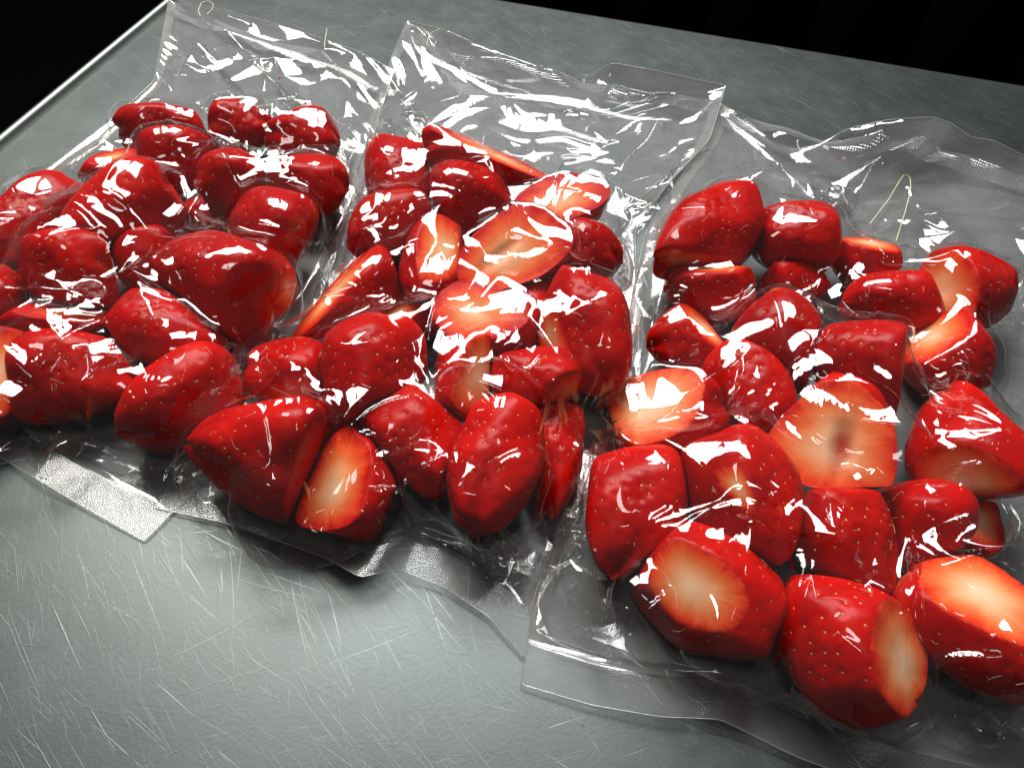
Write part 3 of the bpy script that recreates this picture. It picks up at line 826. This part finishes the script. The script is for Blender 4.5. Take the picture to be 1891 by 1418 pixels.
def crease(x, Wp, Lp, vtop, seed, nberry):
    """sharp tented folds of the spare film, standing proud of the draped surface"""
    rs = np.random.RandomState(seed); nv, nu, _ = x.shape
    U = np.linspace(0, Wp, nu); V = np.linspace(0, Lp, nv)
    nodes = []
    def scatter(n, v0, v1, u0, u1, mind, hs):
        k = 0
        for _ in range(n * 30):
            p = (rs.uniform(u0, u1), rs.uniform(v0, v1))
            if all((p[0] - q[0]) ** 2 + (p[1] - q[1]) ** 2 > mind ** 2 for q in nodes):
                h = rs.gamma(1.6, hs); nodes.append((p[0], p[1], min(h, hs * 5))); k += 1
                if k >= n: break
    scatter(100, Lp * vtop, Lp * .945, Wp * .05, Wp * .95, .0108, FOLD_H)
    scatter(15, Lp * .012, Lp * (vtop + .03), Wp * .05, Wp * .95, .028, FOLD_H * .8)
    scatter(34, Lp * .78, Lp * .955, Wp * .04, Wp * .96, .0075, FOLD_H)
    N = np.array(nodes); links = set()
    for i in range(len(N)):
        d = np.hypot(N[:, 0] - N[i, 0], N[:, 1] - N[i, 1]); o = np.argsort(d)[1:8]
        for j in rs.choice(o, rs.randint(1, 3), replace=False):
            if d[j] < .06: links.add((min(i, j), max(i, j)))
    zb = x[..., 2].astype(np.float64)
    for r_ in (4, 8, 12, 16, 16):
        zb = (np.roll(zb, r_, 0) + np.roll(zb, -r_, 0) + np.roll(zb, r_, 1) + np.roll(zb, -r_, 1) + zb) / 5
    N[:, 2] *= 1 + np.clip((N[:, 1] / Lp - .62) / .15, 0, 1) * 1.0
    for q in range(len(N)):
        if N[q, 1] > Lp * vtop:
            dep = (zb - x[..., 2])[min(nv - 1, int(N[q, 1] / Lp * (nv - 1))), min(nu - 1, int(N[q, 0] / Wp * (nu - 1)))]
            N[q, 2] = N[q, 2] * (1 if dep > -.0005 else .55) + np.clip(dep, 0, .008) * rs.uniform(.3, 1.0)
    H = np.zeros((nv, nu), np.float32)
    for (i, j) in sorted(links):
        a, b = N[i], N[j]; d = b[:2] - a[:2]; ln = np.hypot(*d); nrm = np.array([-d[1], d[0]])
        bow = rs.normal(0, .08); t = np.linspace(0, 1, 18)
        c = a[:2] + d * t[:, None] + nrm * (bow * 4 * t * (1 - t) + rs.normal(0, .02) * np.sin(2 * np.pi * t))[:, None]
        hh = (a[2] + (b[2] - a[2]) * t) * (1 - rs.uniform(.1, .6) * np.sin(np.pi * t))
        k = rs.uniform(.8, 1.5); lam = (.0007 + .95 * max(a[2], b[2])) * k * (2.0 if max(a[1], b[1]) < Lp * vtop else 1); rad = min(5 * lam, .016)
        asym = rs.uniform(.35, 1.0); side = rs.choice([-1, 1])
        i0, i1 = np.searchsorted(U, (c[:, 0].min() - rad, c[:, 0].max() + rad)); j0, j1 = np.searchsorted(V, (c[:, 1].min() - rad, c[:, 1].max() + rad))
        if i1 - i0 < 2 or j1 - j0 < 2: continue
        gx, gy = np.meshgrid(U[i0:i1], V[j0:j1]); best = np.full(gx.shape, 9.0); hv = np.zeros(gx.shape); sg = np.ones(gx.shape)
        for q in range(len(c) - 1):
            p0, e = c[q], c[q + 1] - c[q]; L2 = e @ e + 1e-12
            s_ = np.clip(((gx - p0[0]) * e[0] + (gy - p0[1]) * e[1]) / L2, 0, 1)
            ox, oy = gx - p0[0] - e[0] * s_, gy - p0[1] - e[1] * s_
            dd = ox * ox + oy * oy; m_ = dd < best
            best[m_] = dd[m_]; hv[m_] = (hh[q] + (hh[q + 1] - hh[q]) * s_)[m_]; sg[m_] = np.sign(e[0] * oy - e[1] * ox)[m_]
        dist = np.sqrt(best); lm = np.where(sg * side > 0, lam * asym, lam)
        h = hv * np.exp(-(np.sqrt(dist ** 2 + .00028 ** 2) - .00028) / lm) * np.clip((rad - dist) / (rad * .4), 0, 1)
        H[j0:j1, i0:i1] = np.maximum(H[j0:j1, i0:i1], h)
    for q in range(52):                            # long narrow pinched folds
        p = np.array([rs.uniform(.08, .92) * Wp, (rs.uniform(vtop * .9, .92) if q < 30 else rs.uniform(.6, .94)) * Lp]); a = rs.uniform(0, 6.28); cv = rs.normal(0, 20); c = [p]
        n_ = rs.randint(12, 34)
        for _ in range(n_):
            p = p + .0017 * np.array([math.cos(a), math.sin(a)]); a += cv * .0017 + rs.normal(0, .03); c.append(p)
        c = np.array(c); t = np.linspace(0, 1, len(c)); top = rs.uniform(.0008, .0026) * (1.25 if q >= 30 else 1)
        hh = top * np.clip(t * 4, 0, 1) * np.clip((1 - t) * 2.2, 0, 1); lam = rs.uniform(.0008, .0018); rad = 5 * lam; asym = rs.uniform(.3, .8)
        i0, i1 = np.searchsorted(U, (c[:, 0].min() - rad, c[:, 0].max() + rad)); j0, j1 = np.searchsorted(V, (c[:, 1].min() - rad, c[:, 1].max() + rad))
        if i1 - i0 < 2 or j1 - j0 < 2: continue
        gx, gy = np.meshgrid(U[i0:i1], V[j0:j1]); best = np.full(gx.shape, 9.0); hv = np.zeros(gx.shape); sg = np.ones(gx.shape)
        for k in range(len(c) - 1):
            p0, e = c[k], c[k + 1] - c[k]; s_ = np.clip(((gx - p0[0]) * e[0] + (gy - p0[1]) * e[1]) / (e @ e), 0, 1)
            ox, oy = gx - p0[0] - e[0] * s_, gy - p0[1] - e[1] * s_
            dd = ox * ox + oy * oy; m_ = dd < best
            best[m_] = dd[m_]; hv[m_] = (hh[k] + (hh[k + 1] - hh[k]) * s_)[m_]; sg[m_] = np.sign(e[0] * oy - e[1] * ox)[m_]
        dist = np.sqrt(best); lm = np.where(sg > 0, lam * asym, lam * 1.5)
        h = hv * np.exp(-(np.sqrt(dist ** 2 + .00025 ** 2) - .00025) / lm) * np.clip((rad - dist) / (rad * .4), 0, 1)
        H[j0:j1, i0:i1] = np.sqrt(H[j0:j1, i0:i1] ** 2 + h ** 2)
    ed = np.minimum(np.minimum(U[None], Wp - U[None]) / .006, np.minimum((V[:, None] - .002) / .004, (Lp - .0145 - V[:, None]) / .005))
    H *= np.clip(ed, 0, 1)
    y = x.copy()
    for _ in range(14):
        y[1:-1, 1:-1] = (y[:-2, 1:-1] + y[2:, 1:-1] + y[1:-1, :-2] + y[1:-1, 2:]) / 4
    calm = np.clip((vtop * 1.02 * Lp - V) / .02, 0, 1)[:, None, None] * np.clip(V / .006, 0, 1)[:, None, None]
    z = x.copy()
    for _ in range(90):
        z[1:-1, 1:-1] = (z[:-2, 1:-1] + z[2:, 1:-1] + z[1:-1, :-2] + z[1:-1, 2:]) / 4
    x = x * (1 - calm) + z * calm
    n = np.cross(np.gradient(y, axis=0), np.gradient(y, axis=1)); n /= np.linalg.norm(n, axis=2, keepdims=True) + 1e-12
    n = np.where(n[..., 2:].mean() < 0, -n, n)
    n[..., 2] = np.maximum(n[..., 2], .15); n /= np.linalg.norm(n, axis=2, keepdims=True)
    x = x + n * H[..., None]
    return x

FOLD_H = .0022
BAGLAB = ["left vacuum bag of dark strawberries, cropped by the photo's left edge", "middle vacuum bag of strawberries with a curled up front seal", "right vacuum bag of cut strawberries, nearest the camera"]
def grid_faces(nu, nv):
    i = np.arange(nv - 1)[:, None] * nu + np.arange(nu - 1)[None]
    return np.stack([i, i + nu, i + nu + 1, i + 1], -1)      # (nv-1, nu-1, 4)

def build_bag(k):
    o = OUT[k]; x, Wp, Lp, nb = drape(o, BAGS[k], 11 + k)
    nv, nu, _ = x.shape
    x = upsample(x); x[1:-1, 1:-1] = x[1:-1, 1:-1] * .5 + (x[:-2, 1:-1] + x[2:, 1:-1] + x[1:-1, :-2] + x[1:-1, 2:]) * .125
    nb *= 2; nv, nu, _ = x.shape
    x = crease(x, Wp, Lp, o['vtop'], 31 + k, len(BAGS[k]))
    off = np.array([0, 0, .0004 * k]);
    x = x + off
    root = bpy.data.objects.new("vacuum_bag", None); C.objects.link(root)
    cen = x.reshape(-1, 3).mean(0); cen[2] = 0; root.location = Vector(cen)
    tag(root, BAGLAB[k], "vacuum bag", "vacuum bags of strawberries on the worktop")
    P = x.reshape(-1, 3) - cen
    du = np.gradient(x, axis=1); dv = np.gradient(x, axis=0); vn = np.cross(dv, du)
    vn /= np.linalg.norm(vn, axis=2, keepdims=True) + 1e-12; vn = vn.reshape(-1, 3)
    if vn[:, 2].mean() < 0: vn = -vn
    uw = np.stack(np.broadcast_arrays(np.linspace(0, Wp, nu)[None], np.linspace(0, Lp, nv)[:, None], np.zeros((nv, nu))), -1).reshape(-1, 3)
    GF = grid_faces(nu, nv)
    du_, dv_ = Wp / (nu - 1), Lp / (nv - 1)
    t0 = int(.011 / dv_); t1 = int(.019 / dv_); s = max(2, int(.005 / du_))
    zone = np.zeros((nv - 1, nu - 1), int)
    zone[:, :s] = 1; zone[:, -s:] = 1
    zone[t0:t1] = 2; zone[-nb:] = 3
    def part(name, sel, mat):
        F_ = GF[sel]; used = np.unique(F_); mp = np.full(len(P), -1, np.int32); mp[used] = np.arange(len(used))
        q = mesh_obj(name, P[used], mp[F_], mat, root)
        q.data.normals_split_custom_set_from_vertices(vn[used].tolist())
        attrv(q, 'uvw', uw[used])
        return q
    part("front_film", zone == 0, M_FILM); part("side_seal", zone == 1, M_EDGE)
    part("top_seal", zone == 2, M_KNURL); part("bottom_seal", zone == 3, M_SEAL)
    ring = np.concatenate([x[0], x[1:, -1], x[-1, -2::-1], x[-2:0:-1, 0]])[::3]
    ring = np.concatenate([ring, ring[:1]])
    tube("film_edge", ring - cen + [0, 0, .0001], .00013, M_LIP, root)
    # back film: shares the outline, lies on the steel with small wrinkles
    g = coons(o, nu, nv)[:nv - nb + 1]
    rs = np.random.RandomState(50 + k); m_ = nv - nb + 1
    v_ = np.linspace(0, 1, m_)[:, None]; u_ = np.linspace(0, 1, nu)[None]
    lift = np.minimum(np.minimum(u_, 1 - u_) * 12, np.minimum(v_ * 14, (1 - v_) * 14)); lift = np.clip(lift, 0, 1)
    zb = np.minimum(g[..., 2], .0005 + g[..., 2] * (1 - lift))
    wr = np.abs(vnoise(rs, nu, m_, 56)) * .0010 + np.abs(vnoise(rs, nu, m_, 28)) * .0002
    ce = np.minimum(zb, .0003) + wr * lift
    g[..., 2] = np.where(lift < 1, zb * (1 - lift) + ce * lift - .00012, ce)
    xt = x[:m_, :, 2]; g[..., 2] = np.minimum(g[..., 2] + off[2], xt - .00012)
    mesh_obj("back_film", g.reshape(-1, 3) - cen, grid_faces(nu, m_).reshape(-1, 4), M_BACK, root)
    print("bag", k, nu, nv, round(time.time() - T0, 1))
for k in range(3): build_bag(k)

# ------------------------------------------------------------------ small things: juice specks, fibre
def blob(name, p, r, flat, mat, seed):
    rs = np.random.RandomState(seed); nu, nv = 12, 7; v = []
    for i in range(nv):
        a = math.pi * .5 * i / (nv - 1)
        for j in range(nu):
            f = 2 * math.pi * j / nu; rr = r * math.cos(a) * (1 + .25 * math.sin(2 * f + seed) + .12 * math.sin(3 * f))
            v.append((rr * math.cos(f), rr * math.sin(f) * .7, r * flat * math.sin(a)))
    f = [(i * nu + j, i * nu + (j + 1) % nu, (i + 1) * nu + (j + 1) % nu, (i + 1) * nu + j) for i in range(nv - 1) for j in range(nu)]
    return mesh_obj(name, v, f, mat, None, p)
for i, (x, y, r, lab) in enumerate([(602,130,.0009,"tiny red juice speck on the left bag's empty film near its right top corner"),
        (517,145,.0009,"tiny red juice speck beside the upright crease of the left bag's empty film"),
        (698,243,.0010,"red juice speck between the left and the middle bag at their backs"),
        (742,212,.0007,"faint red juice speck on the middle bag's left side fold")]):
    o = blob("juice_speck", Vector(at(x, y, .004)), r, .5, M_JUICE, i)
    tag(o, lab, "juice speck", "juice specks on the film")

def fibre(pts, lab, r=.0002):
    o = tube("fibre", poly(pts, 40), r, M_FIBRE)
    tag(o, lab, "fibre", "pale fibres on the film")
fibre([(1606,414,5),(1640,370,5),(1664,330,5.5),(1672,320,6),(1681,328,6),(1682,350,5.5),(1672,390,5),(1655,445,4)], "long folded straw-coloured fibre on the bare film of the right bag")
fibre([(370,30,9),(366,20,9),(372,6,9.5),(384,2,9.5),(394,8,9.5),(392,18,9),(382,27,9)], "pale curled fibre at the top left corner of the left bag")
fibre([(604,54,10),(601,70,10),(599,86,9.5),(602,94,9.5)], "short upright pale fibre on the left bag's top seal")
fibre([(812,54,13),(798,60,13),(790,72,12.5),(788,84,12),(800,88,12),(806,76,12)], "pale looped fibre at the top left corner of the middle bag", .00016)
for i, (x, y, r, lab) in enumerate([(914,1004,.0035,"brown red juice drop in the film tip at the front of the middle bag"),
        (640,742,.0065,"dark juice pool in the shadow behind the middle bag's cone-shaped strawberry")]):
    o = blob("juice_drop", Vector(at(x, y, .0008)), r, .22, M_JUICE, 10 + i)
    tag(o, lab, "juice drop")
print("done", round(time.time() - T0, 1))
